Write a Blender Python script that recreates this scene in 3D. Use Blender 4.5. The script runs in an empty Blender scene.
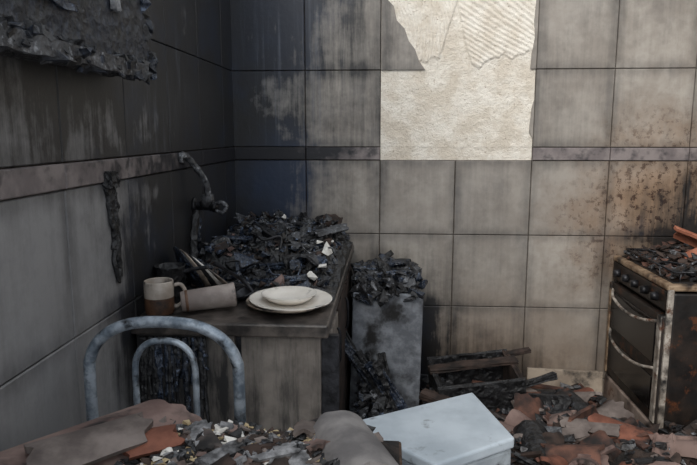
import bpy, bmesh, math, random
from mathutils import Vector, Matrix, Euler, noise
R = random.Random(7)

# ---------------------------------------------------------------- helpers
def lin(c):
    c=c/255.0
    return c/12.92 if c<=0.04045 else ((c+0.055)/1.055)**2.4
def rgb(r,g,b): return (lin(r),lin(g),lin(b),1.0)

class M:
    def __init__(s,name):
        s.m=bpy.data.materials.new(name); s.m.use_nodes=True
        s.nt=s.m.node_tree; s.b=s.nt.nodes['Principled BSDF']
        s.geo=s.nt.nodes.new('ShaderNodeNewGeometry')
        s.pos=s.geo.outputs['Position']
    def put(s,sock,v):
        if isinstance(v,bpy.types.NodeSocket): s.nt.links.new(v,sock)
        else: sock.default_value=v
    def math(s,op,a,b=0.0,clamp=False):
        n=s.nt.nodes.new('ShaderNodeMath'); n.operation=op; n.use_clamp=clamp
        s.put(n.inputs[0],a); s.put(n.inputs[1],b); return n.outputs[0]
    def vm(s,op,a,b):
        n=s.nt.nodes.new('ShaderNodeVectorMath'); n.operation=op
        s.put(n.inputs[0],a); s.put(n.inputs[1],b)
        return n.outputs['Value'] if op in('LENGTH','DISTANCE') else n.outputs['Vector']
    def noise(s,scale,detail=6,rough=.6,stretch=None,dist=0.0,off=(0,0,0)):
        v=s.pos
        if off!=(0,0,0): v=s.vm('ADD',v,off)
        if stretch: v=s.vm('MULTIPLY',v,stretch)
        n=s.nt.nodes.new('ShaderNodeTexNoise'); n.inputs['Scale'].default_value=scale
        n.inputs['Detail'].default_value=detail; n.inputs['Roughness'].default_value=rough
        n.inputs['Distortion'].default_value=dist
        s.nt.links.new(v,n.inputs['Vector']); return n.outputs['Fac']
    def vor(s,scale,feature='F1'):
        n=s.nt.nodes.new('ShaderNodeTexVoronoi'); n.inputs['Scale'].default_value=scale; n.feature=feature
        s.nt.links.new(s.pos,n.inputs['Vector']); return n.outputs['Distance']
    def rng(s,v,a,b,c=0.0,d=1.0,smooth=True):
        n=s.nt.nodes.new('ShaderNodeMapRange'); n.interpolation_type='SMOOTHSTEP' if smooth else 'LINEAR'
        s.put(n.inputs[0],v)
        for i,x in enumerate((a,b,c,d)): n.inputs[i+1].default_value=x
        return n.outputs[0]
    def blob(s,c,r,amt=1.0,warp=None,wa=.7,inner=.2):
        p=s.pos
        d=s.vm('SUBTRACT',p,c); d=s.vm('MULTIPLY',d,(1/r[0],1/r[1],1/r[2])); l=s.vm('LENGTH',d,(0,0,0))
        if warp is not None: l=s.math('ADD',l,s.math('MULTIPLY',s.math('SUBTRACT',warp,.5),wa))
        return s.rng(l,inner,1.15,amt,0.0)
    def mix(s,f,a,b,mode='MIX'):
        n=s.nt.nodes.new('ShaderNodeMix'); n.data_type='RGBA'; n.blend_type=mode
        s.put(n.inputs[0],f); s.put(n.inputs[6],a); s.put(n.inputs[7],b); return n.outputs[2]
    def bump(s,h,strength=.5,dist=.005):
        n=s.nt.nodes.new('ShaderNodeBump'); n.inputs['Strength'].default_value=strength
        n.inputs['Distance'].default_value=dist; s.put(n.inputs['Height'],h)
        s.nt.links.new(n.outputs[0],s.b.inputs['Normal'])
    def fin(s,col,rough=.6,metal=0.0,spec=.5):
        s.put(s.b.inputs['Base Color'],col); s.put(s.b.inputs['Roughness'],rough); s.put(s.b.inputs['Metallic'],metal)
        s.put(s.b.inputs['Specular IOR Level'],spec); return s.m

def simple(name,c1,c2,scale=20,rough=.7,metal=0.0,bs=.4,bd=.004,lo=.35,hi=.65,soot=0.0,sscale=6,spec=.5,stretch=None,rust=0):
    m=M(name); n=m.noise(scale,stretch=stretch); f=m.rng(n,lo,hi)
    c=m.mix(f,c1,c2)
    if rust: c=m.mix(m.rng(m.noise(16,6,.75,off=(7,7,7)),.62-rust*.3,.72-rust*.2),c,rgb(92,54,32))
    if soot>0:
        k=m.rng(m.noise(sscale,off=(3.1,1.7,5)),.62-soot*.35,.76-soot*.2)
        c=m.mix(k,c,(0.014,0.013,0.013,1))
    m.bump(m.noise(scale*3),bs,bd)
    return m.fin(c,rough,metal,spec)

# ---------------------------------------------------------------- materials
def tile_mat():
    m=M('sooty_tile')
    at=m.nt.nodes.new('ShaderNodeAttribute'); at.attribute_name='tuv'
    sx=m.nt.nodes.new('ShaderNodeSeparateXYZ'); m.nt.links.new(at.outputs['Vector'],sx.inputs[0])
    u,v,r=sx.outputs
    e=m.math('MAXIMUM',m.math('ABSOLUTE',m.math('SUBTRACT',u,.5)),m.math('ABSOLUTE',m.math('SUBTRACT',v,.5)))
    big=m.noise(2.2,5,.6); fine=m.noise(26,8,.7); mid=m.noise(7,6,.65)
    streak=m.noise(1.0,7,.7,stretch=(16,16,1.5)); streak2=m.noise(1.0,6,.7,stretch=(45,45,2.5),off=(4,4,4))
    edge=m.rng(m.math('ADD',e,m.math('MULTIPLY',m.math('SUBTRACT',mid,.5),.16)),.34,.51)
    base=m.mix(m.rng(mid,.35,.65),rgb(150,142,133),rgb(172,165,156))
    base=m.mix(m.math('MULTIPLY',r,.34),base,rgb(122,115,108))
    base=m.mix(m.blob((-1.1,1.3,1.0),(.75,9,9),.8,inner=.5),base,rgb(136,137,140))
    s=None
    blobs=[((-.66,2.79,2.05),(.52,.9,1.05),1.25),
           ((-.60,2.79,1.10),(.36,.5,.50),1.10),
           ((-.70,2.45,1.15),(.3,1.0,.60),1.25),
           ((-.70,2.0,.90),(.3,.62,.45),1.0),
           ((-.70,1.9,1.85),(.3,1.2,.70),1.10),
           ((-.70,1.0,1.90),(.3,1.1,.72),1.00),
           ((-.70,1.45,1.50),(.3,.95,.34),.50),
           ((-.70,1.62,.70),(.3,.22,.42),.80),
           ((.02,2.79,.60),(.36,.4,.30),.7),
           ((.30,2.79,.10),(.62,.4,.46),1.1),
           ((.10,2.79,.42),(.24,.4,.30),.85),
           ((-.18,2.79,1.9),(.46,.4,1.0),.58),
           ((1.20,2.79,2.4),(.9,.4,.6),.30),
           ((.70,2.79,1.50),(.36,.4,.40),.15),
           ((1.35,2.79,.86),(.44,.5,.38),1.0),
           ((1.62,2.4,1.0),(.5,.7,.6),.9)]
    for c,rr,a in blobs:
        b=m.blob(c,rr,a,warp=mid)
        s=b if s is None else m.math('ADD',s,b)
    st=m.math('ADD',m.rng(streak,.38,.68,-.32,.24),m.rng(streak2,.35,.7,-.16,.16))
    s=m.math('ADD',s,m.math('MULTIPLY',st,m.math('ADD',m.math('MULTIPLY',m.math('MINIMUM',s,1.0),.85),.34)))
    s=m.math('ADD',s,m.math('MULTIPLY',edge,.38))
    s=m.math('ADD',s,m.rng(big,.35,.7,-.06,.20))
    s=m.math('ADD',s,m.rng(fine,.3,.7,-.06,.12))
    s=m.rng(s,0.0,1.10,0,.96,False)
    brown=m.blob((1.28,2.79,1.0),(.60,.5,.52),1.0,warp=mid)
    base=m.mix(m.math('MULTIPLY',brown,.7),base,rgb(138,104,70))
    base=m.mix(m.math('MULTIPLY',m.rng(m.noise(40,5,.75),.52,.60),brown),base,rgb(62,36,20))
    low=m.blob((.5,2.79,.15),(.9,.5,.6),.7)
    base=m.mix(low,base,rgb(122,102,84))
    blue=m.math('ADD',m.blob((-.46,2.79,1.12),(.24,.5,.34),1.0,warp=mid),m.blob((-.45,2.79,1.9),(.30,.5,.55),.45,warp=mid))
    blue=m.math('ADD',blue,m.rng(m.noise(5,4,.6,off=(9,2,1)),.48,.7,0,.32))
    sc=m.mix(m.math('MINIMUM',blue,1.0),(0.009,0.009,0.010,1),(0.010,0.024,0.058,1))
    col=m.mix(s,base,sc)
    runs=m.math('MULTIPLY',m.rng(m.noise(1.0,7,.75,stretch=(30,30,2.6),off=(2,8,0)),.50,.74),m.blob((-.7,1.88,1.60),(.3,.34,.42),.55))
    runs=m.math('ADD',runs,m.math('MULTIPLY',m.rng(m.noise(1.0,6,.7,stretch=(44,44,1.4),off=(1,3,0)),.52,.74),m.blob((-.44,2.79,1.62),(.30,.3,.60),.42)))
    col=m.mix(runs,col,rgb(122,128,140))
    m.bump(m.math('ADD',m.noise(60),m.math('MULTIPLY',fine,2)),.25,.002)
    return m.fin(col,m.rng(s,0,1,.40,.44,False),0,.55)

TILE=tile_mat()
def plaster_mat():
    m=M('bare_plaster')
    c=m.mix(m.rng(m.noise(9),.35,.65),rgb(222,212,197),rgb(243,237,226))
    c=m.mix(m.rng(m.noise(70,5,.8),.57,.69),c,rgb(172,156,138))
    c=m.mix(m.rng(m.noise(4,6,.7,off=(5,5,5)),.54,.74,0,.4),c,rgb(196,181,160))
    m.bump(m.math('ADD',m.noise(55,8,.75),m.noise(180,3,.6)),.8,.007)
    return m.fin(c,.95,0,.2)
PLASTER=plaster_mat()
GROUT=simple('dark_grout',rgb(54,48,44),rgb(90,81,72),30,.9)
def trim_mat():
    m=M('border_tile'); n=m.noise(12)
    c=m.mix(m.rng(n,.35,.65),rgb(108,100,100),rgb(136,127,125))
    s=m.math('ADD',m.blob((-.62,2.65,1.3),(.60,1.25,.9),1.10,warp=n),m.rng(m.noise(25),.4,.7,-.05,.6))
    c=m.mix(m.rng(s,0,1,0,1),c,(0.014,0.014,0.018,1)); m.bump(m.noise(50),.4,.003)
    return m.fin(c,.5)
TRIM=trim_mat()
def char_mat(name,lo,mid_,hi,rough=.45,hs=(.58,.72)):
    m=M(name); v=m.vor(38); n=m.noise(14)
    c=m.mix(m.rng(n,.40,.62),lo,mid_)
    c=m.mix(m.rng(m.noise(48,5,.7),*hs),c,hi)  # hi speckle: highlights and sheen painted into the char colour
    m.bump(m.math('ADD',v,m.noise(70)),.9,.008)
    return m.fin(c,m.rng(m.noise(30),.3,.7,rough-.15,rough+.2),0,.7)
CHAR=char_mat('charcoal',(.006,.006,.007,1),(.018,.018,.020,1),(.07,.075,.09,1))
CHARB=char_mat('charred_bluish_glints',(.008,.011,.018,1),(.024,.034,.056,1),(.17,.22,.32,1),.28,(.55,.68))  # bluish char, with blue-white glints painted in as the hi colour
CHARL=char_mat('charred_grey',(.03,.03,.033,1),(.07,.073,.08,1),(.30,.31,.33,1),.5,(.52,.68))
CABM=char_mat('charred_board',(.006,.007,.010,1),(.012,.016,.026,1),(.040,.052,.082,1),.5,(.5,.75))
CHARBR=simple('charred_brown',rgb(28,21,18),rgb(70,55,48),18,.8)
ASH=simple('grey_ash',rgb(96,96,98),rgb(160,160,162),30,.9,soot=.5,sscale=18)
WHITEASH=simple('pale_fragment',rgb(205,200,192),rgb(238,235,228),25,.8,soot=.15,sscale=30)
CLAY=simple('burnt_clay',rgb(72,50,43),rgb(116,80,66),12,.85,soot=.5,sscale=9)
CLAYR=simple('red_clay',rgb(104,62,48),rgb(138,88,70),14,.85,soot=.4,sscale=11)
CLAYO=simple('orange_clay',rgb(140,84,62),rgb(172,112,88),14,.8,soot=.2,sscale=9)
CLAYP=simple('pinkish_clay',rgb(112,90,84),rgb(144,122,114),9,.85,soot=.4,sscale=8)
CLAYG=simple('sooty_grey_clay',rgb(88,78,74),rgb(132,121,115),9,.8,soot=.3,sscale=6)
STONEG=simple('smoked_tile_back',rgb(98,95,95),rgb(138,134,132),9,.8,soot=.15,sscale=9,bs=.7)
OCHRE=simple('ochre_crumb',rgb(150,130,98),rgb(196,178,142),30,.9,soot=.1,sscale=30)
FLOORM=simple('sooty_floor',rgb(44,38,34),rgb(80,72,66),6,.85,soot=.5,sscale=3)
RUB=simple('rubble_dust',rgb(26,22,20),rgb(68,56,50),16,.95,bs=1,bd=.015,soot=.45,sscale=9)
STEEL=simple('scorched_chrome',rgb(104,116,128),rgb(180,190,200),26,.42,metal=.4,soot=.26,sscale=26,bs=.5)
DARKMETAL=simple('burnt_metal',rgb(20,20,22),rgb(56,56,60),25,.4,metal=.5)
CERAM=simple('white_ceramic',rgb(214,206,194),rgb(238,232,223),6,.25,bs=.05,soot=.16,sscale=14)
CERAMD=simple('sooty_ceramic',rgb(120,106,94),rgb(188,174,158),9,.35,bs=.1,soot=.5,sscale=16)
PINK=simple('scorched_pink_plastic',rgb(134,122,116),rgb(170,158,150),12,.6,soot=.25,sscale=14)
MUGW=simple('mug_cream',rgb(146,135,124),rgb(186,175,164),12,.35,soot=.32,sscale=18)
MUGB=simple('mug_scorched',rgb(68,46,33),rgb(108,78,58),16,.5,soot=.35,sscale=16)
SLAB=simple('speckled_ash_panel',rgb(98,101,107),rgb(134,138,144),24,.85,bs=.5,soot=.26,sscale=6)
def panel_mat():
    m=M('cement_panel'); c=m.mix(m.rng(m.noise(8),.35,.65),rgb(108,101,95),rgb(142,134,126))
    s=m.math('ADD',m.blob((-.62,1.58,.75),(.30,.4,.5),.9,warp=m.noise(7)),m.rng(m.noise(1,6,.7,stretch=(22,22,2.5)),.45,.70,-.05,.65))
    s=m.math('ADD',s,m.rng(m.noise(6,6,.7),.45,.7,0,.25))
    c=m.mix(m.rng(s,0,1,0,1,False),c,(.02,.019,.019,1)); m.bump(m.noise(40),.4,.003); return m.fin(c,.7)
PANEL=panel_mat()
CTOP=simple('counter_stone',rgb(42,38,36),rgb(100,92,86),14,.35,soot=.48,sscale=9)
WHITEM=simple('pale_enamel_lit_top',rgb(170,181,190),rgb(198,208,216),5,.45,bs=.1,soot=.07,sscale=12)  # lid enamel, sky-lit top painted in as a lighter, bluer colour
WHITES=simple('pale_enamel_shaded_side',rgb(140,148,156),rgb(176,184,190),9,.5,soot=.15,sscale=16)  # darker copy of the lid enamel, side shading put into its colour
BEIGE=simple('beige_board',rgb(134,120,106),rgb(170,156,140),8,.8,soot=.32,sscale=8)
STV=simple('sooty_stove_enamel',rgb(18,15,14),rgb(48,39,34),9,.5,metal=.2,soot=.4,sscale=10,rust=.25)
STVL=simple('worn_stove_metal',rgb(126,116,106),rgb(188,180,170),20,.55,metal=.15,soot=.45,sscale=12,rust=.35)
STVR=simple('rusty_tan_rim',rgb(104,80,58),rgb(160,138,114),24,.6,metal=.1,soot=.45,sscale=14,rust=.3)
GLASS=simple('black_oven_glass',rgb(8,8,9),rgb(22,19,18),8,.18,bs=.05)
DRAWER=simple('stove_drawer_enamel',rgb(118,102,94),rgb(158,142,132),10,.55,soot=.36,sscale=7,rust=.3)
TABLEW=simple('burnt_table_wood',rgb(50,36,28),rgb(92,70,54),10,.75,stretch=(1,8,1),soot=.4)

# ---------------------------------------------------------------- mesh builder
class MB:
    def __init__(s): s.v=[];s.f=[];s.mi=[];s.sm=[];s.mats=[];s.a=[]
    def idx(s,m):
        if m not in s.mats: s.mats.append(m)
        return s.mats.index(m)
    def add(s,vs,fs,mat,smooth=False,attr=None):
        o=len(s.v); s.v+= [tuple(v) for v in vs]; k=s.idx(mat)
        s.a+= attr if attr else [(0.5,0.5,0.5)]*len(vs)
        for f in fs: s.f.append([i+o for i in f]); s.mi.append(k); s.sm.append(smooth)
    def addbm(s,bm,mat,mtx=None,smooth=False):
        bm.verts.index_update(); vs=[(mtx@v.co if mtx else v.co.copy()) for v in bm.verts]
        s.add(vs,[[v.index for v in f.verts] for f in bm.faces],mat,smooth); bm.free()
    def obj(s,name,parent=None):
        me=bpy.data.meshes.new(name); me.from_pydata(s.v,[],s.f)
        for m in s.mats: me.materials.append(m)
        me.polygons.foreach_set('material_index',s.mi); me.polygons.foreach_set('use_smooth',s.sm)
        at=me.attributes.new('tuv','FLOAT_VECTOR','POINT'); at.data.foreach_set('vector',[c for a in s.a for c in a])
        me.update(); me.validate()
        bm=bmesh.new(); bm.from_mesh(me); bmesh.ops.recalc_face_normals(bm,faces=bm.faces); bm.to_mesh(me); bm.free()
        o=bpy.data.objects.new(name,me); bpy.context.scene.collection.objects.link(o)
        if parent: o.parent=parent
        return o
def empty(name):
    o=bpy.data.objects.new(name,None); bpy.context.scene.collection.objects.link(o); o.empty_display_size=.1; return o
def T(loc,rot=(0,0,0)): return Matrix.Translation(Vector(loc))@Euler([math.radians(a) for a in rot]).to_matrix().to_4x4()
def box(mb,loc,size,mat,rot=(0,0,0),bev=.004,jit=0.0,sub=0):
    bm=bmesh.new(); bmesh.ops.create_cube(bm,size=1)
    for v in bm.verts: v.co=Vector((v.co.x*size[0],v.co.y*size[1],v.co.z*size[2]))
    if sub: bmesh.ops.subdivide_edges(bm,edges=bm.edges[:],cuts=sub,use_grid_fill=True)
    if jit:
        for v in bm.verts: v.co+=Vector([R.uniform(-jit,jit) for _ in range(3)])
    if bev and not sub: bmesh.ops.bevel(bm,geom=bm.edges[:],offset=min(bev,min(size)*.4),segments=2,affect='EDGES',profile=.5)
    mb.addbm(bm,mat,T(loc,rot))
def chunk(mb,loc,size,mat,rot=None,n=11):
    bm=bmesh.new()
    for _ in range(n):
        p=Vector([R.uniform(-1,1) for _ in range(3)]); 
        k=max(abs(p.x),abs(p.y),abs(p.z)); p/= (k if R.random()<.7 else 1)
        bm.verts.new((p.x*size[0]/2,p.y*size[1]/2,p.z*size[2]/2))
    bmesh.ops.convex_hull(bm,input=bm.verts[:])
    loose=[v for v in bm.verts if not v.link_faces]
    bmesh.ops.delete(bm,geom=loose,context='VERTS')
    if rot is None: rot=(R.uniform(-25,25),R.uniform(-25,25),R.uniform(0,360))
    mb.addbm(bm,mat,T(loc,rot))
def barrel(mb,L,r,arc,th,mtx,mat,jag=.02,taper=.85):
    nl,na=14,16; seed=R.uniform(0,99); out=[];inn=[]
    sk=R.uniform(-.25,.25); sk2=R.uniform(-.25,.25)
    for i in range(nl+1):
        for j in range(na+1):
            t=-1+2*i/nl; a=math.radians(-arc/2+arc*j/na)
            jg=noise.noise(Vector((j*.3,seed,t)))*jag*1.6+ (sk if t>0 else sk2)*L*.5*(j/na-.5)
            jg*=max(0,abs(t)-.4)/.6
            rr=r*(1+(taper-1)*(i/nl)); 
            if j in(0,na): a*=1+noise.noise(Vector((i*.4,seed,3)))*jag*2
            y=t*L/2+jg*(1 if t>0 else -1)
            out.append(mtx@Vector((math.sin(a)*rr,y,math.cos(a)*rr-r)))
            inn.append(mtx@Vector((math.sin(a)*(rr-th),y,math.cos(a)*(rr-th)-r)))
    N=len(out); W=na+1; fs=[]
    for i in range(nl):
        for j in range(na):
            q=[i*W+j,i*W+j+1,(i+1)*W+j+1,(i+1)*W+j]; fs.append(q); fs.append([k+N for k in q][::-1])
    mb.add(out+inn,fs,mat,True)
    vs=out+inn
    loop=[j for j in range(W)]+[i*W+na for i in range(1,nl+1)]+[nl*W+j for j in range(na-1,-1,-1)]+[i*W for i in range(nl-1,0,-1)]
    m=len(loop); ev=[vs[k] for k in loop]+[vs[k+N] for k in loop]
    mb.add(ev,[[k,(k+1)%m,(k+1)%m+m,k+m] for k in range(m)],mat,False)
def lathe(mb,prof,mtx,mat,seg=48,a0=0,a1=360):
    full=abs(a1-a0-360)<1e-3; n=seg if full else seg+1; vs=[]
    for k in range(n):
        a=math.radians(a0+(a1-a0)*k/seg)
        for (r,z) in prof: vs.append(mtx@Vector((r*math.cos(a),r*math.sin(a),z)))
    P=len(prof); fs=[]
    for k in range(seg):
        k2=(k+1)%n
        for i in range(P-1): fs.append([k*P+i,k2*P+i,k2*P+i+1,k*P+i+1])
    mb.add(vs,fs,mat,True)
def smoothpts(p,n=8):
    p=[Vector(q) for q in p]; o=[]
    for i in range(len(p)-1):
        a=p[max(i-1,0)];b=p[i];c=p[i+1];d=p[min(i+2,len(p)-1)]
        for k in range(n):
            t=k/n; o.append(.5*((2*b)+(c-a)*t+(2*a-5*b+4*c-d)*t*t+(3*b-a-3*c+d)*t**3))
    o.append(p[-1]); return o
def tube(mb,pts,rad,mat,seg=14,n=8,smooth=True,lump=0):
    p=smoothpts(pts,n) if n else [Vector(q) for q in pts]
    up=None; vs=[]
    for i,q in enumerate(p):
        t=(p[min(i+1,len(p)-1)]-p[max(i-1,0)]).normalized()
        if up is None:
            up=Vector((0,0,1)) if abs(t.z)<.9 else Vector((1,0,0))
        up=(up-t*up.dot(t)).normalized(); s=t.cross(up)
        for k in range(seg):
            a=2*math.pi*k/seg; rr=rad
            if lump: rr*=1+lump*noise.noise(Vector((i*.35,k*.9,rad*99)))
            vs.append(q+(up*math.cos(a)+s*math.sin(a))*rr)
    fs=[]
    for i in range(len(p)-1):
        for k in range(seg): fs.append([i*seg+k,i*seg+(k+1)%seg,(i+1)*seg+(k+1)%seg,(i+1)*seg+k])
    fs.append(list(range(seg))); fs.append([len(vs)-seg+k for k in range(seg)][::-1])
    mb.add(vs,fs,mat,smooth)
def field(mb,x0,x1,y0,y1,nx,ny,fn,mat,base=0):
    vs=[];fs=[]
    for j in range(ny+1):
        for i in range(nx+1):
            x=x0+(x1-x0)*i/nx;y=y0+(y1-y0)*j/ny; vs.append((x,y,fn(x,y)))
    W=nx+1
    for j in range(ny):
        for i in range(nx): fs.append([j*W+i,j*W+i+1,(j+1)*W+i+1,(j+1)*W+i])
    loop=list(range(W))+[j*W+nx for j in range(1,ny+1)]+[ny*W+i for i in range(nx-1,-1,-1)]+[j*W for j in range(ny-1,0,-1)]
    n0=len(vs)
    for k in loop: vs.append((vs[k][0],vs[k][1],base))
    m=len(loop)
    for k in range(m): fs.append([loop[k],loop[(k+1)%m],n0+(k+1)%m,n0+k])
    fs.append([n0+k for k in range(m)])
    mb.add(vs,fs,mat,False)
def nz(x,y,z=0): return noise.fractal(Vector((x,y,z)),1.0,2.0,4)
def sstep(a,b,x):
    t=max(0,min(1,(x-a)/(b-a))); return t*t*(3-2*t)

# ---------------------------------------------------------------- room shell
XL,XR,YB=-.70,1.62,2.79
TP=.33; TH=.009; G=.0014
WH=2.62
zrows=[(-.081,.249),(.249,.579),(.579,.909),(.909,1.239)]
zup=[(1.296,1.626),(1.626,1.956),(1.956,2.286),(2.286,2.616)]
def tile(mb,P,a0,a1,z0,z1,mat=None,th=TH):
    b=.0025; r=R.random(); mat=mat or TILE
    a0+=G;a1-=G;z0+=G;z1-=G
    if a1-a0<.01: return
    z0=max(z0,0.002)
    jt=R.uniform(-.0006,.0006)
    vs=[];at=[]
    for (d,i) in ((0,0),(th-b+jt,0),(th+jt,b)):
        for (a,z,u,v) in ((a0+i,z0+i,0,0),(a1-i,z0+i,1,0),(a1-i,z1-i,1,1),(a0+i,z1-i,0,1)):
            vs.append(P(a,z,d)); at.append((u,v,r))
    fs=[[8,9,10,11]]
    for l in(0,4):
        for k in range(4): fs.append([l+k,l+(k+1)%4,l+4+(k+1)%4,l+4+k])
    mb.add(vs,fs,mat,False,at)
def slab(name,x0,x1,y0,y1,z0,z1,mat):
    mb=MB(); box(mb,((x0+x1)/2,(y0+y1)/2,(z0+z1)/2),(x1-x0,y1-y0,z1-z0),mat,bev=0); return mb.obj(name)
W_B=slab('wall_back',XL-.12,XR+.12,YB,YB+.12,0,WH,GROUT)
W_L=slab('wall_left',XL-.12,XL,-.6,YB,0,WH,GROUT)
W_R=slab('wall_right',XR,XR+.12,-.6,YB,0,WH,GROUT)
slab('floor',XL-.12,XR+.12,-.6,YB+.12,-.1,0,FLOORM)
PB=lambda a,z,d:(XL+a,YB-d,z)
PL=lambda a,z,d:(XL+d,YB-a,z)
PR=lambda a,z,d:(XR-d,YB-a,z)
def dowall(wall,P,starts,skip=lambda k,zi,up:False,trimskip=lambda a:False):
    mb=MB(); tb=MB()
    for k in range(len(starts)-1):
        a0,a1=starts[k],starts[k+1]
        for zi,(z0,z1) in enumerate(zrows): 
            if not skip(k,zi,False): tile(mb,P,a0,a1,z0,z1)
        for zi,(z0,z1) in enumerate(zup):
            if not skip(k,zi,True): tile(mb,P,a0,a1,z0,z1)
        if not trimskip(k): tile(tb,P,a0,a1,1.239,1.296,TRIM,.014)
    mb.obj('tiles',wall); tb.obj('border_tiles',wall)
dowall(W_B,PB,[TP*i for i in range(8)]+[XR-XL],skip=lambda k,zi,up: up and k in(2,3),trimskip=lambda k:k in(2,3))
dowall(W_L,PL,[0,.18]+[.18+TP*i for i in range(1,10)]+[3.39])
dowall(W_R,PR,[0,.25]+[.25+TP*i for i in range(1,10)]+[3.39])
mb=MB(); vs=[];fs=[]; nx,ny=190,380; x0,x1=XL+2*TP+.001,XL+4*TP-.001; z0,z1=1.24,2.61
for j in range(ny+1):
    for i in range(nx+1):
        x=x0+(x1-x0)*i/nx; z=z0+(z1-z0)*j/ny
        h=.003+.0022*nz(x*26,z*26)+.0012*noise.noise(Vector((x*110,z*110,1)))
        bnd=1.665+.05*noise.noise(Vector((x*7,2,0)))+.12*noise.noise(Vector((x*2.3,9,0)))+.02*noise.noise(Vector((x*30,9,0)))
        if abs(x-.28)<.07: bnd+=.25*(1-abs(x-.28)/.07)
        mk=sstep(bnd,bnd+.010,z)
        ph=(x+(.10 if x<.28 else -.05)*math.sin(z*6)+.02*nz(x*4,z*4))
        rid=.5+.5*math.sin(ph*2*math.pi/.0135*(.9 if x<.28 else .35)+z*( 60 if x<.28 else 260))
        h+=mk*(.004+.0036*rid)
        seam=abs(x-(x0+x1)/2-.006*noise.noise(Vector((z*9,0,0))))
        h-=.0015*(1-sstep(.002,.006,seam))*(z>1.30)
        if z<1.297: h-=.001
        vs.append((x,YB-max(h,.0008),z))
W=nx+1
for j in range(ny):
    for i in range(nx): fs.append([j*W+i,j*W+i+1,(j+1)*W+i+1,(j+1)*W+i])
mb.add(vs,fs,PLASTER,True); mb.obj('plaster_patch',W_B)
mb=MB()
def remnant(pts,a0,z0,r=.4):
    vs=[];at=[]
    for d in (.0,TH+.004):
        for (u,v) in pts: vs.append(PB(a0+u*(TP-2*G),z0+v*(TP-2*G),d)); at.append((min(max(u,.1),.85),min(max(v,.1),.85),r))
    n=len(pts); f=[list(range(n,2*n))]+[[k,(k+1)%n,(k+1)%n+n,k+n] for k in range(n)]
    mb.add(vs,f,TILE,False,at)
remnant([(.0,.0),(.575,.0),(.50,.10),(.44,.26),(.36,.36),(.30,.52),(.20,.62),(.16,.80),(.06,.9),(.03,1.0),(0,1.0)],2*TP+G,1.626+G)
remnant([(.93,.0),(1,0),(1,1),(.97,.9),(.95,.6),(.97,.4),(.94,.2)],3*TP+G,1.626+G)
remnant([(.95,.2),(1,0.1),(1,.62),(.97,.5)],3*TP+G,1.296+G)
mb.obj('broken_tile',W_B)

# ---------------------------------------------------------------- kitchen counter
kc=empty('kitchen_counter'); X0,X1,Y0,Y1=XL+TH+.003,-.155,1.57,2.775; ZT=.86
mb=MB(); box(mb,((X0+X1)/2,(Y0+Y1)/2,ZT-.018),(X1-X0,Y1-Y0,.036),CTOP,bev=.005); mb.obj('worktop',kc)
mb=MB()
box(mb,(-.545,Y0+.035,.41),(.27,.03,.824),PANEL,bev=.003)
box(mb,(-.285,Y0+.035,.41),(.215,.03,.824),PANEL,bev=.003)
box(mb,(-.405,Y0+.05,.41),(.55,.02,.82),DARKMETAL,bev=.001)
mb.obj('end_panels',kc)
mb=MB(); box(mb,(-.42,2.19,.41),(.50,1.12,.82),CHARBR,bev=.003)
for i in range(3): 
    box(mb,(-.170,1.81+.37*i,.43),(.016,.345,.70),CHARBR if i else PANEL,bev=.003)
    tube(mb,[(-.16,1.93+.37*i,.62),(-.152,1.93+.37*i,.64),(-.152,1.93+.37*i,.72),(-.16,1.93+.37*i,.74)],.005,DARKMETAL)
mb.obj('carcass_and_doors',kc)
mb=MB()
for i in range(38):
    x=R.uniform(-.67,-.49); l=R.uniform(.05,.34); w=R.uniform(.003,.010)
    tube(mb,[(x,Y0+.018,.815),(x+R.uniform(-.006,.006),Y0+.017,.815-l*.5),(x+R.uniform(-.012,.012),Y0+.018,.815-l)],w,CHARB if R.random()<.6 else CHAR,seg=8,lump=.8)
mb.obj('tar_runs',kc)

def hc(x,y):
    k=sstep(1.80,2.25,y)*sstep(XL,-.60,x)*(1-sstep(-.22,-.155,x)*.75)
    k2=.03*sstep(1.72,1.85,y)
    return ZT+.0015+k*(.066+.075*nz(x*6,y*6)+.04*nz(x*20,y*20))+k2*max(0,nz(x*9,y*9)+.3)
mb=MB(); field(mb,-.683,-.16,1.80,2.77,90,160,lambda x,y:max(hc(x,y),ZT+.001),CHAR,base=ZT+.0005)
for i in range(1900):
    x=R.uniform(-.66,-.185);y=1.86+.89*R.random()**.85; s=R.uniform(.008,.034)*(1 if y>1.95 else .8)
    if R.random()<.07: s*=1.9
    mat=R.choice([CHAR,CHAR,CHAR,CHARB,CHARB,CHARBR,CHARL])
    if R.random()<.02: mat=WHITEASH; s*=.6
    if R.random()<.03: mat=CLAYP
    chunk(mb,(x,y,hc(x,y)+s*.25+.004),(s*R.uniform(.9,1.5),s,s*R.uniform(.35,.9)),mat,rot=(R.uniform(-50,50),R.uniform(-50,50),R.uniform(0,360)),n=9)
for i in range(14):
    x=R.uniform(-.60,-.24);y=R.uniform(1.98,2.7)
    barrel(mb,R.uniform(.07,.16),R.uniform(.05,.09),R.uniform(60,120),.009,T((x,y,hc(x,y)+.045),(R.uniform(-20,20),R.uniform(-20,20),R.uniform(0,180))),R.choice([CHARB,CHARL,CHARBR]),.02)
for (x,y,l,a,z) in [(-.40,2.02,.22,75,.03),(-.27,2.1,.2,110,.04),(-.45,2.35,.3,20,.09),(-.35,1.93,.24,88,.03)]:
    box(mb,(x,y,hc(x,y)+z*.5),(l,.034,.018),R.choice([CHAR,CHARB]),rot=(R.uniform(-15,15),R.uniform(-10,10),a-75),sub=3,jit=.004)
for (x,y) in [(-.24,1.93),(-.215,1.98),(-.25,2.30),(-.35,2.6),(-.20,2.05)]: chunk(mb,(x,y,hc(x,y)+.03),(.055,.035,.025),WHITEASH)
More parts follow.
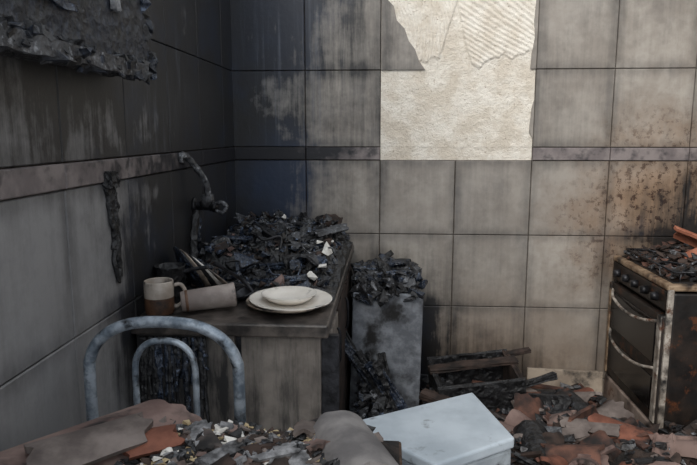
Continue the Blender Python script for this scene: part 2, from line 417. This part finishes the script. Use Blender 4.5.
# twisted wires and bent strips in the heap
for k in range(9):
    x=R.uniform(-.55,-.25);y=R.uniform(1.95,2.6); z=hc(x,y)+.03; p=[]
    for q in range(5): p.append((x+R.uniform(-.02,.02)+.03*q,y+R.uniform(-.05,.05),z+R.uniform(-.01,.035)))
    tube(mb,p,R.uniform(.002,.005),R.choice([CHARL,DARKMETAL,CHARB]),seg=8)
mb.obj('burnt_debris_heap')

def plate(mb,c,r,mat,tilt=(0,0,0),h=.02,seg=56):
    prof=[(0.0001,.003),(r*.55,.003),(r*.66,.008),(r*.97,h),(r,h+.001),(r*.99,h-.003),(r*.68,.002),(r*.56,-.002),(0.0001,-.002)]
    lathe(mb,prof,T(c,tilt),mat,seg)
def dinner(name,c,r,mat,tilt=(0,0,0),h=.02):
    mb=MB(); plate(mb,c,r,mat,tilt,h); return mb.obj(name)
dinner('dinner_plate',(-.285,1.735,ZT+.003),.122,CERAMD)
dinner('dinner_plate',(-.280,1.740,ZT+.012),.120,CERAM,(1,1.5,0),.016)
mb=MB(); lathe(mb,[(.0001,.004),(.045,.004),(.062,.012),(.078,.024),(.080,.024),(.066,.010),(.048,-.001),(.0001,-.001)],T((-.285,1.745,ZT+.018)),CERAM,48); mb.obj('soup_bowl')
for i,(x,y,z,t,r,m_) in enumerate([(-.628,1.86,.935,62,.082,CHARB),(-.606,1.855,.932,58,.080,CERAMD),(-.583,1.85,.928,54,.078,CHAR),(-.560,1.845,.922,49,.076,CERAM),(-.535,1.84,.914,43,.073,CERAMD)]):
    dinner('side_plate',(x,y,z),r,m_,(0,t,35),.014)
def mug(name,loc,rot,r,h,m1,m2,handle=True):
    mb=MB(); mtx=T(loc,rot)
    lathe(mb,[(.0001,.0),(r*.85,.0),(r*.97,.006),(r,.3*h),(r,.52*h)],mtx,m2,40)
    lathe(mb,[(r,.52*h),(r,h*.97),(r-.002,h),(r-.004,h*.97),(r-.004,.008),(.0001,.006)],mtx,m1,40)
    if handle:
        pts=[(r-.002,0,h*.82),(r+.018,0,h*.84),(r+.03,0,h*.62),(r+.026,0,h*.36),(r+.008,0,h*.2),(r-.002,0,h*.22)]
        tube(mb,[mtx@Vector(p) for p in pts],.0055,m1,seg=10)
    return mb.obj(name)
mug('coffee_mug',(-.632,1.645,ZT+.002),(0,0,20),.040,.095,MUGW,MUGB)
# cup lying on its side, open rim towards the plates
mb=MB(); mt=T((-.575,1.655,ZT+.034),(0,86,20))
lathe(mb,[(.0001,0),(.026,0),(.029,.005),(.033,.13),(.035,.147),(.034,.150),(.031,.148),(.029,.13),(.026,.01),(.0001,.008)],mt,PINK,40)
lathe(mb,[(.0292,.012),(.0305,.014),(.0308,.018),(.0298,.020)],mt,MUGB,40)
mb.obj('tin_cup')
mb=MB(); mt=T((-.645,1.775,ZT+.002))
lathe(mb,[(.0001,0),(.036,0),(.042,.006),(.043,.105),(.046,.11),(.041,.108),(.039,.01),(.0001,.008)],mt,CHAR,36)
tube(mb,[mt@Vector(p) for p in [(.04,0,.09),(.07,-.01,.10),(.12,-.02,.11)]],.006,CHAR)
mb.obj('burnt_milk_pan')
mb=MB(); tube(mb,[(-.40,1.80,ZT+.02),(-.44,1.84,ZT+.05),(-.50,1.90,ZT+.065),(-.56,1.95,ZT+.08)],.006,DARKMETAL)
lathe(mb,[(.0001,-.022),(.02,-.018),(.034,-.002),(.038,.006),(.035,.004),(.02,-.013),(.0001,-.017)],T((-.425,1.80,ZT+.026),(12,-20,0)),DARKMETAL,32)
mb.obj('soup_ladle')

# ---------------------------------------------------------------- tap
mb=MB()
lathe(mb,[(.0001,0),(.030,0),(.030,.008),(.02,.014),(.0001,.014)],T((XL+TH,2.17,1.105),(0,90,0)),DARKMETAL,28)
tube(mb,[(XL+TH,2.17,1.105),(-.655,2.16,1.105),(-.62,2.14,1.105),(-.60,2.13,1.10)],.017,DARKMETAL,lump=.2)
tube(mb,[(-.635,2.14,1.11),(-.628,2.13,1.15),(-.632,2.12,1.19),(-.648,2.09,1.235),(-.67,2.06,1.275),(-.682,2.03,1.285),(-.685,2.02,1.262)],.011,CHARL,lump=.35)
lathe(mb,[(.0001,-.02),(.021,-.02),(.024,0),(.021,.02),(.0001,.022)],T((-.632,2.14,1.125),(8,0,0)),CHARL,24)
tube(mb,[(-.60,2.13,1.115),(-.575,2.12,1.12),(-.56,2.12,1.105),(-.575,2.12,1.085),(-.60,2.13,1.09)],.007,CHARL,lump=.2)
mb.obj('kitchen_tap')
mb=MB()
tube(mb,[(-.668,2.13,1.09),(-.672,2.10,1.02),(-.67,2.08,.95),(-.672,2.06,.90)],.012,CHAR,lump=.7)
tube(mb,[(-.675,2.17,1.09),(-.674,2.16,1.0),(-.676,2.17,.93)],.009,CHARB,lump=.7)
mb.obj('burnt_hose')
mb=MB()
for k in range(9):
    y=1.50+R.uniform(-.022,.022); z=1.262; l=R.uniform(.08,.29); p=[]
    for q in range(6): p.append((XL+TH+.005,y+R.uniform(-.015,.015)+.02*q/5,z-l*q/5))
    tube(mb,p,R.uniform(.003,.008),CHAR,seg=8,lump=.9)
box(mb,(XL+TH+.012,1.49,1.245),(.022,.045,.04),CHAR,sub=3,jit=.004)
mb.obj('burnt_electric_cable')

# ---------------------------------------------------------------- charred wall cabinet, upper left
mb=MB()
def ragged(mb,xa,xb,y0,y1,z0,z1,mat,nr=60,nz_=24,rag=.03,s=0,bulge=.006):
    fr=[];bk=[]
    for i in range(nr+1):
        for j in range(nz_+1):
            u=i/nr;v=j/nz_
            y=y0+(y1-y0)*u+ (rag*1.3*noise.noise(Vector((v*9,s,0)))+rag*.8*noise.noise(Vector((v*25,s,4))))*(u**8)
            zz0=z0+rag*.5*noise.noise(Vector((u*14,s,7)))+rag*.3*noise.noise(Vector((u*45,s,7)))
            z=zz0+(z1-zz0)*v
            d=bulge*nz(y*14,z*14,s)+bulge*.6*noise.noise(Vector((y*50,z*50,s)))
            fr.append((xb+d,y,z)); bk.append((xa,y,z))
    N=len(fr);W=nz_+1;fs=[]
    for i in range(nr):
        for j in range(nz_):
            q=[i*W+j,i*W+j+1,(i+1)*W+j+1,(i+1)*W+j]; fs.append(q); fs.append([k+N for k in q])
    for i in range(nr): fs+= [[i*W,(i+1)*W,(i+1)*W+N,i*W+N],[i*W+nz_,(i+1)*W+nz_,(i+1)*W+nz_+N,i*W+nz_+N]]
    for j in range(nz_): fs+= [[j,j+1,j+1+N,j+N],[nr*W+j,nr*W+j+1,nr*W+j+1+N,nr*W+j+N]]
    mb.add(fr+bk,fs,mat,False)
ragged(mb,-.625,-.600,.25,1.575,1.505,2.15,CABM,rag=.035,s=1,bulge=.004)
ragged(mb,-.598,-.586,.25,1.53,1.490,1.522,CHARL,rag=.014,s=5,nz_=5,bulge=.003)
ragged(mb,-.597,-.590,.25,1.20,1.585,1.597,CHARB,rag=.02,s=8,nz_=3)
box(mb,(-.655,.90,1.510),(.066,1.28,.03),CHAR,sub=5,jit=.004)
box(mb,(-.655,1.53,1.8),(.066,.02,.6),CHAR,sub=5,jit=.005)
ragged(mb,-.598,-.588,1.36,1.395,1.62,2.15,ASH,rag=.05,s=11,nr=8,bulge=.003)
for i in range(90):
    chunk(mb,(-.60+R.uniform(-.015,.01),R.uniform(.9,1.57),1.50+R.uniform(-.012,.03)),(.02,R.uniform(.02,.06),R.uniform(.01,.03)),R.choice([CHAR,CHAR,CABM,CABM]))
for i in range(60):
    chunk(mb,(-.61+R.uniform(-.02,.01),1.565+R.uniform(-.02,.035),R.uniform(1.50,1.85)),(.03,R.uniform(.02,.05),R.uniform(.02,.06)),R.choice([CHAR,CABM,CHARB]))
mb.obj('charred_wall_cabinet')

# ---------------------------------------------------------------- low cabinet beside counter
lc=empty('burnt_low_cabinet'); mb=MB()
box(mb,(-.005,2.61,.35),(.27,.30,.70),CHAR,sub=5,jit=.004); mb.obj('carcass',lc)
mb=MB(); box(mb,(-.006,2.40,.435),(.280,.028,.59),SLAB,rot=(-5,1.5,0),bev=.006); mb.obj('front_panel',lc)
mb=MB()
for i in range(340):
    s=R.uniform(.012,.055); x=R.uniform(-.13,.13); y=R.uniform(2.39,2.73)
    chunk(mb,(x,y,.705+.085*(1-abs(x)*4)*sstep(2.38,2.58,y)+R.uniform(0,.03)),(s*1.3,s,s*.6),R.choice([CHAR,CHAR,CHAR,CHARB,CHARL]),rot=(R.uniform(-50,50),R.uniform(-50,50),R.uniform(0,360)))
for i in range(4): box(mb,(R.uniform(-.05,.05),2.6+R.uniform(-.05,.05),.78+.008*i),(.22,.07,.012),CHARB,rot=(R.uniform(-12,12),R.uniform(-10,10),R.uniform(-20,20)),sub=3,jit=.005)
mb.obj('ash_on_top',lc)
mb=MB()
for i in range(9):
    x=-.105+.020*i; box(mb,(x,2.31-.008*i,.45-.014*i),(.032,.014,R.uniform(.26,.38)),R.choice([CHAR,CHAR,CHARB]),rot=(R.uniform(-14,-6),R.uniform(-38,-16),R.uniform(-20,20)),sub=3,jit=.004)
for i in range(180):
    s=R.uniform(.015,.05); x=R.uniform(-.12,.07); chunk(mb,(x,R.uniform(2.2,2.33),R.uniform(.24,.42-max(0,x+.08)*1.0)),(s,s,s*.7),R.choice([CHAR,CHAR,CHARB,CHARL]),rot=(R.uniform(-60,60),R.uniform(-60,60),0))
mb.obj('charred_planks')

# ---------------------------------------------------------------- stove
st=empty('gas_stove'); SX0,SX1,SY0,SY1,SZ=.995,1.56,2.225,2.765,.835
cx,cy=(SX0+SX1)/2,(SY0+SY1)/2; sw=SX1-SX0; sd=SY1-SY0
mb=MB(); box(mb,(cx+.01,cy,.43),(sw-.02,sd-.004,.73),STV,bev=.008)
for (a,b) in ((SX0+.05,SY0+.05),(SX0+.05,SY1-.05),(SX1-.05,SY0+.05),(SX1-.05,SY1-.05)): lathe(mb,[(.0001,0),(.018,0),(.015,.07),(.0001,.07)],T((a,b,0)),DARKMETAL,16)
mb.obj('body',st)
mb=MB(); box(mb,(cx,cy,SZ-.02),(sw+.012,sd+.012,.024),STVR,bev=.007)
box(mb,(cx,cy,SZ-.007),(sw-.04,sd-.04,.006),STV,bev=.002)
mb.obj('cooktop',st)
mb=MB()
for a in (-.13,.13):
    for b in (-.13,.13):
        lathe(mb,[(.0001,.018),(.03,.018),(.036,.012),(.045,.0),(.0001,0)],T((cx+a,cy+b,SZ-.004)),DARKMETAL,28)
        for k in range(4):
            an=math.pi/4+k*math.pi/2
            tube(mb,[(cx+a+math.cos(an)*.03,cy+b+math.sin(an)*.03,SZ+.03),(cx+a+math.cos(an)*.12,cy+b+math.sin(an)*.12,SZ+.03),(cx+a+math.cos(an)*.14,cy+b+math.sin(an)*.14,SZ-.004)],.004,DARKMETAL,seg=8,n=3)
    tube(mb,[(cx+a-.12,SY0+.04,SZ+.028),(cx+a+.12,SY0+.04,SZ+.028),(cx+a+.12,SY1-.04,SZ+.028),(cx+a-.12,SY1-.04,SZ+.028),(cx+a-.12,SY0+.04,SZ+.028)],.004,DARKMETAL,seg=8,n=0)
for i in range(620):
    s=R.uniform(.010,.04); x=R.uniform(SX0+.03,SX1-.04); y=R.uniform(SY0+.03,SY1-.03)
    chunk(mb,(x,y,SZ+R.uniform(0,.02)+.06*sstep(SX0+.03,SX0+.25,x)*R.random()),(s*1.4,s,s*.5),R.choice([CHAR,CHAR,CHARBR,CHARBR,CLAY,CHARL]))
mb.obj('burners_and_grates',st)
fx=SX0
mb=MB(); box(mb,(fx+.004,cy,.765),(.02,sd,.075),STV,bev=.006)
for k in range(5):
    lathe(mb,[(.0001,.026),(.014,.026),(.018,.0),(.0001,0)],T((fx-.004,SY0+.08+k*.095,.765),(0,-90,0)),DARKMETAL,20)
mb.obj('control_panel',st)
mb=MB(); box(mb,(fx,cy,.505),(.026,sd,.415),STV,bev=.007)
box(mb,(fx-.014,cy,.60),(.006,sd-.10,.16),GLASS,bev=.002)
box(mb,(fx-.014,cy,.40),(.006,sd-.10,.13),GLASS,bev=.002)
box(mb,(fx-.012,SY0+.022,.505),(.012,.034,.41),STVL,bev=.004)
box(mb,(fx-.012,SY1-.016,.505),(.012,.022,.41),STVR,bev=.004)
mb.obj('oven_door',st)
mb=MB()
for z in (.685,.505):
    p=[]
    for k in range(9):
        t=-1+k/4; p.append((fx-.012-.030*(1-t*t)**.5 if abs(t)<1 else fx-.008,cy+t*(sd/2-.03),z-.035*(1-t*t)))
    tube(mb,p,.0060,STVL,seg=12,lump=.1)
mb.obj('handles',st)
mb=MB(); box(mb,(fx,cy,.185),(.022,sd,.195),DRAWER,bev=.006); box(mb,(fx+.01,cy,.285),(.02,sd,.012),DARKMETAL,bev=.002); mb.obj('bottom_drawer',st)
mb=MB(); box(mb,(fx+.006,SY0-.004,.45),(.022,.014,.72),STVL,bev=.004)
mb.obj('corner_trim',st)
mb=MB()
barrel(mb,.17,.07,110,.012,T((1.27,2.62,.945),(25,35,60)),CLAYO,.02)
barrel(mb,.13,.06,100,.012,T((1.22,2.47,.905),(-20,-30,110)),CLAYO,.02)
barrel(mb,.14,.06,120,.012,T((1.33,2.50,.93),(30,40,20)),CLAYR,.02)
mb.obj('roof_tile_fragments_on_stove')

# ---------------------------------------------------------------- floor rubble
def hp(x,y):
    h=.20+.13*sstep(2.75,2.0,y)+.05*nz(x*3,y*3)+.03*nz(x*11,y*11)
    h*=sstep(-.16,.02,x)
    h*=1-sstep(.86,.97,x)*sstep(2.12,2.2,y)*.95
    h*=sstep(1.18,1.5,y)
    h*=1-(1-sstep(.10,.2,x))*sstep(2.1,2.3,y)*.5
    h*=1-(1-sstep(.40,.5,x))*(1-sstep(1.75,1.85,y))*.6
    return max(h,.002)
mb=MB(); field(mb,-.14,1.58,1.18,2.76,140,140,hp,RUB,base=0.0005)
for i in range(2600):
    x=R.uniform(.0,1.5);y=R.uniform(1.4,2.7)
    if x>.93 and y>2.15: continue
    if x<.12 and y>2.2: continue
    if x<.45 and y<1.82: continue
    s=R.uniform(.010,.050)
    chunk(mb,(x,y,hp(x,y)+s*.15+R.random()*.03),(s*1.4,s,s*.6),R.choice([CHAR,CHAR,CHARBR,CHARL,CLAY,CLAY,CHARBR,CLAYG,ASH if R.random()<.4 else CHAR]),n=9)
for i in range(160):
    x=R.uniform(.10,.30);y=R.uniform(2.3,2.72); s=R.uniform(.015,.06)
    chunk(mb,(x,y,hp(x,y)+R.uniform(0,.06)),(s*1.3,s,s*.7),R.choice([CHAR,CHARB,CHARL,CHARBR]))
mb.obj('rubble_pile')
mb=MB()
placed=0
while placed<78:
    x=R.uniform(.42,1.35);y=R.uniform(1.55,2.58)
    if (x>.82 and y>2.06): continue
    placed+=1; L=R.uniform(.08,.22); r=R.uniform(.05,.075); ar=R.uniform(90,160)
    fl=180 if R.random()<.35 else 0
    barrel(mb,L,r,ar,.012,T((x,y,hp(x,y)+(.060 if not fl else .005)),(R.uniform(-25,25)+fl,R.uniform(-30,30),R.gauss(75,45))),R.choice([CLAY,CLAY,CLAY,CLAYP,CLAYP,CLAYG,CLAYR,CHARBR,CHAR,CHARBR]),.014)
mb.obj('broken_roof_tiles')
mb=MB()
box(mb,(.50,2.45,.33),(.42,.03,.022),CHAR,rot=(0,-10,18),sub=4,jit=.004)
box(mb,(.30,2.25,.33),(.36,.05,.02),CHARBR,rot=(5,8,-25),sub=4,jit=.004)
box(mb,(.62,2.60,.28),(.30,.035,.02),CLAY,rot=(0,10,5),sub=4,jit=.003)
box(mb,(.22,2.15,.30),(.30,.04,.02),CHARL,rot=(8,-6,12),sub=4,jit=.003)
box(mb,(.44,2.62,.40),(.36,.03,.018),CHARBR,rot=(0,-9,6),sub=4,jit=.003)
mb.obj('charred_battens')
cd=MB(); C=T((.36,2.46,.335),(8,-6,6))
def lb(mb,loc,size,mat):
    bm=bmesh.new(); bmesh.ops.create_cube(bm,size=1)
    for v in bm.verts: v.co=Vector((v.co.x*size[0],v.co.y*size[1],v.co.z*size[2]))
    bmesh.ops.subdivide_edges(bm,edges=bm.edges[:],cuts=4,use_grid_fill=True)
    for v in bm.verts: v.co+=Vector([R.uniform(-.003,.003) for _ in range(3)])
    mb.addbm(bm,mat,C@Matrix.Translation(Vector(loc)))
lb(cd,(0,-.12,0),(.34,.02,.16),CHAR); lb(cd,(0,.12,0),(.34,.02,.16),CHAR); lb(cd,(-.16,0,0),(.02,.24,.16),CHAR); lb(cd,(.16,0,0),(.02,.24,.16),CHARBR); lb(cd,(0,0,-.07),(.34,.24,.015),CHAR)
lb(cd,(0,.02,.086),(.36,.05,.014),CHARBR)
cd.obj('charred_drawer')
mb=MB(); box(mb,(.80,2.740,.235),(.335,.022,.135),BEIGE,rot=(-8,1.5,0),bev=.004); mb.obj('fallen_board')

# ---------------------------------------------------------------- pale enamelled metal box
wc=empty('metal_cabinet')
def hexa(mb,top,bot,mat,bev=.012):
    bm=bmesh.new(); v=[bm.verts.new(p) for p in top+bot]
    for f in ([0,1,2,3],[7,6,5,4],[0,4,5,1],[1,5,6,2],[2,6,7,3],[3,7,4,0]): bm.faces.new([v[i] for i in f])
    bmesh.ops.bevel(bm,geom=bm.edges[:],offset=bev,segments=3,affect='EDGES',profile=.5); mb.addbm(bm,mat)
A=(-.105,1.555,.60);B=(.255,1.78,.60);Cc=(.325,1.50,.60);D=(.114,1.355,.60)
dn=lambda p,k,dx=0:(p[0]+dx,p[1],p[2]-k)
mb=MB(); hexa(mb,[A,B,Cc,D],[dn(A,.03),dn(B,.03),dn(Cc,.03),dn(D,.03)],WHITEM,.007); mb.obj('lid',wc)
def ins(p,k=.965):
    c=Vector(((A[0]+B[0]+Cc[0]+D[0])/4,(A[1]+B[1]+Cc[1]+D[1])/4)); return (c.x+(p[0]-c.x)*k,c.y+(p[1]-c.y)*k,p[2]-.031)
I=[ins(p) for p in (A,B,Cc,D)]
mb=MB(); hexa(mb,I,[(p[0],p[1],.02) for p in I],WHITES,.008); mb.obj('body',wc)

# ---------------------------------------------------------------- table with debris
tb=empty('kitchen_table'); TX0,TX1,TY0,TY1,TZ=-.665,.03,.45,1.165,.755
mb=MB(); box(mb,((TX0+TX1)/2,(TY0+TY1)/2,TZ-.0125),(TX1-TX0,TY1-TY0,.025),TABLEW,bev=.004)
mb.obj('table_top',tb)
mb=MB()
for x in (TX0+.03,TX1-.03):
    for y in (TY0+.03,TY1-.03): box(mb,(x,y,(TZ-.025)/2),(.035,.035,TZ-.026),DARKMETAL,bev=.004)
mb.obj('table_legs',tb)
def ht(x,y):
    k=sstep(TX0,TX0+.08,x)*sstep(TX1,TX1-.07,x)*sstep(TY1,TY1-.06,y)*sstep(TY0,TY0+.1,y)
    return TZ+.001+k*(.040+.025*nz(x*8,y*8))
mb=MB(); field(mb,TX0+.005,TX1-.005,TY0+.005,TY1-.003,90,90,ht,RUB,base=TZ+.0005)
for i in range(2400):
    x=R.uniform(-.50,-.02);y=R.uniform(.74,1.15); s=R.uniform(.006,.026)
    mat=R.choice([CLAYG,ASH,OCHRE,CHARBR,CHAR,CLAYP,CHARL,WHITEASH,OCHRE,CHAR])
    if mat in(WHITEASH,OCHRE): s*=.8
    chunk(mb,(x,y,ht(x,y)+s*.25),(s*1.4,s,s*.6),mat,n=9)
for i in range(14):
    x=R.uniform(-.38,-.12);y=R.uniform(.95,1.12)
    barrel(mb,R.uniform(.04,.08),R.uniform(.04,.07),R.uniform(40,80),.008,T((x,y,ht(x,y)+.020),(R.uniform(-15,15),R.uniform(-15,15),R.uniform(0,180))),R.choice([CLAYG,CLAYP,ASH,CHARL,CHARBR]),.01)
mb.obj('debris_on_table')
def rt(name,L,r,arc,loc,rot,mat,th=.013,jag=.012):
    mb=MB(); barrel(mb,L,r,arc,th,T(loc,rot),mat,jag); return mb.obj(name)
rt('clay_roof_tile',.36,.17,62,(-.525,1.01,.838),(3,8,-35),CLAYP,.016)
rt('clay_roof_tile',.20,.12,50,(-.505,.970,.852),(3,10,-42),CLAYG,.012)
rt('clay_roof_tile',.09,.07,62,(-.420,1.025,.828),(6,12,-60),CLAYR)
rt('clay_roof_tile',.20,.078,140,(-.050,1.03,.842),(4,8,22),STONEG,.014)

# ---------------------------------------------------------------- chair
ch=empty('dining_chair'); yb=1.245
def hoop(hw,ztop,z0,cxx,rad,mb,yy,arch):
    p=[(cxx-hw,yy,z0)]
    for k in range(1,4): p.append((cxx-hw,yy,z0+(ztop-arch-z0)*k/4))
    for k in range(0,13):
        a=math.pi*(1-k/12); c,s=math.cos(a),math.sin(a)
        p.append((cxx+hw*math.copysign(abs(c)**.8,c),yy,ztop-arch+arch*abs(s)**.85))
    for k in range(3,-1,-1): p.append((cxx+hw,yy,z0+(ztop-arch-z0)*k/4))
    tube(mb,p,rad,STEEL,seg=18,n=6)
mb=MB(); hoop(.163,.965,.002,-.477,.0125,mb,yb,.12); mb.obj('back_frame',ch)
mb=MB(); hoop(.066,.922,.455,-.475,.0070,mb,yb+.005,.075); mb.obj('inner_hoop',ch)
mb=MB(); box(mb,(-.477,1.04,.455),(.34,.38,.035),CHARBR,bev=.015); mb.obj('seat',ch)
mb=MB()
for s in(-1,1):
    x=-.477+s*.145
    tube(mb,[(x,1.235,.43),(x,.95,.43),(x,.885,.425),(x,.865,.39),(x,.86,.2),(x,.855,.002)],.011,STEEL)
mb.obj('front_legs',ch)

# ---------------------------------------------------------------- camera, light
cam=bpy.data.cameras.new('camera'); co=bpy.data.objects.new('camera',cam); bpy.context.scene.collection.objects.link(co)
co.location=(0,0,1.36); co.rotation_euler=(math.radians(80.9),0,math.radians(3.7))
cam.sensor_width=36; cam.lens=625/697*36; cam.clip_start=.02
bpy.context.scene.camera=co
w=bpy.data.worlds.new('sky'); bpy.context.scene.world=w; w.use_nodes=True
bg=w.node_tree.nodes['Background']; bg.inputs[0].default_value=(.87,.93,1.0,1); bg.inputs[1].default_value=1.15
s=bpy.data.lights.new('sun','SUN'); s.energy=2.5; s.angle=math.radians(32); s.color=(1,.955,.89)
so=bpy.data.objects.new('sun',s); bpy.context.scene.collection.objects.link(so)
so.rotation_euler=(math.radians(57),0,math.radians(-22)); so.location=(-.5,-2,4)
bpy.context.scene.view_settings.view_transform='Standard'
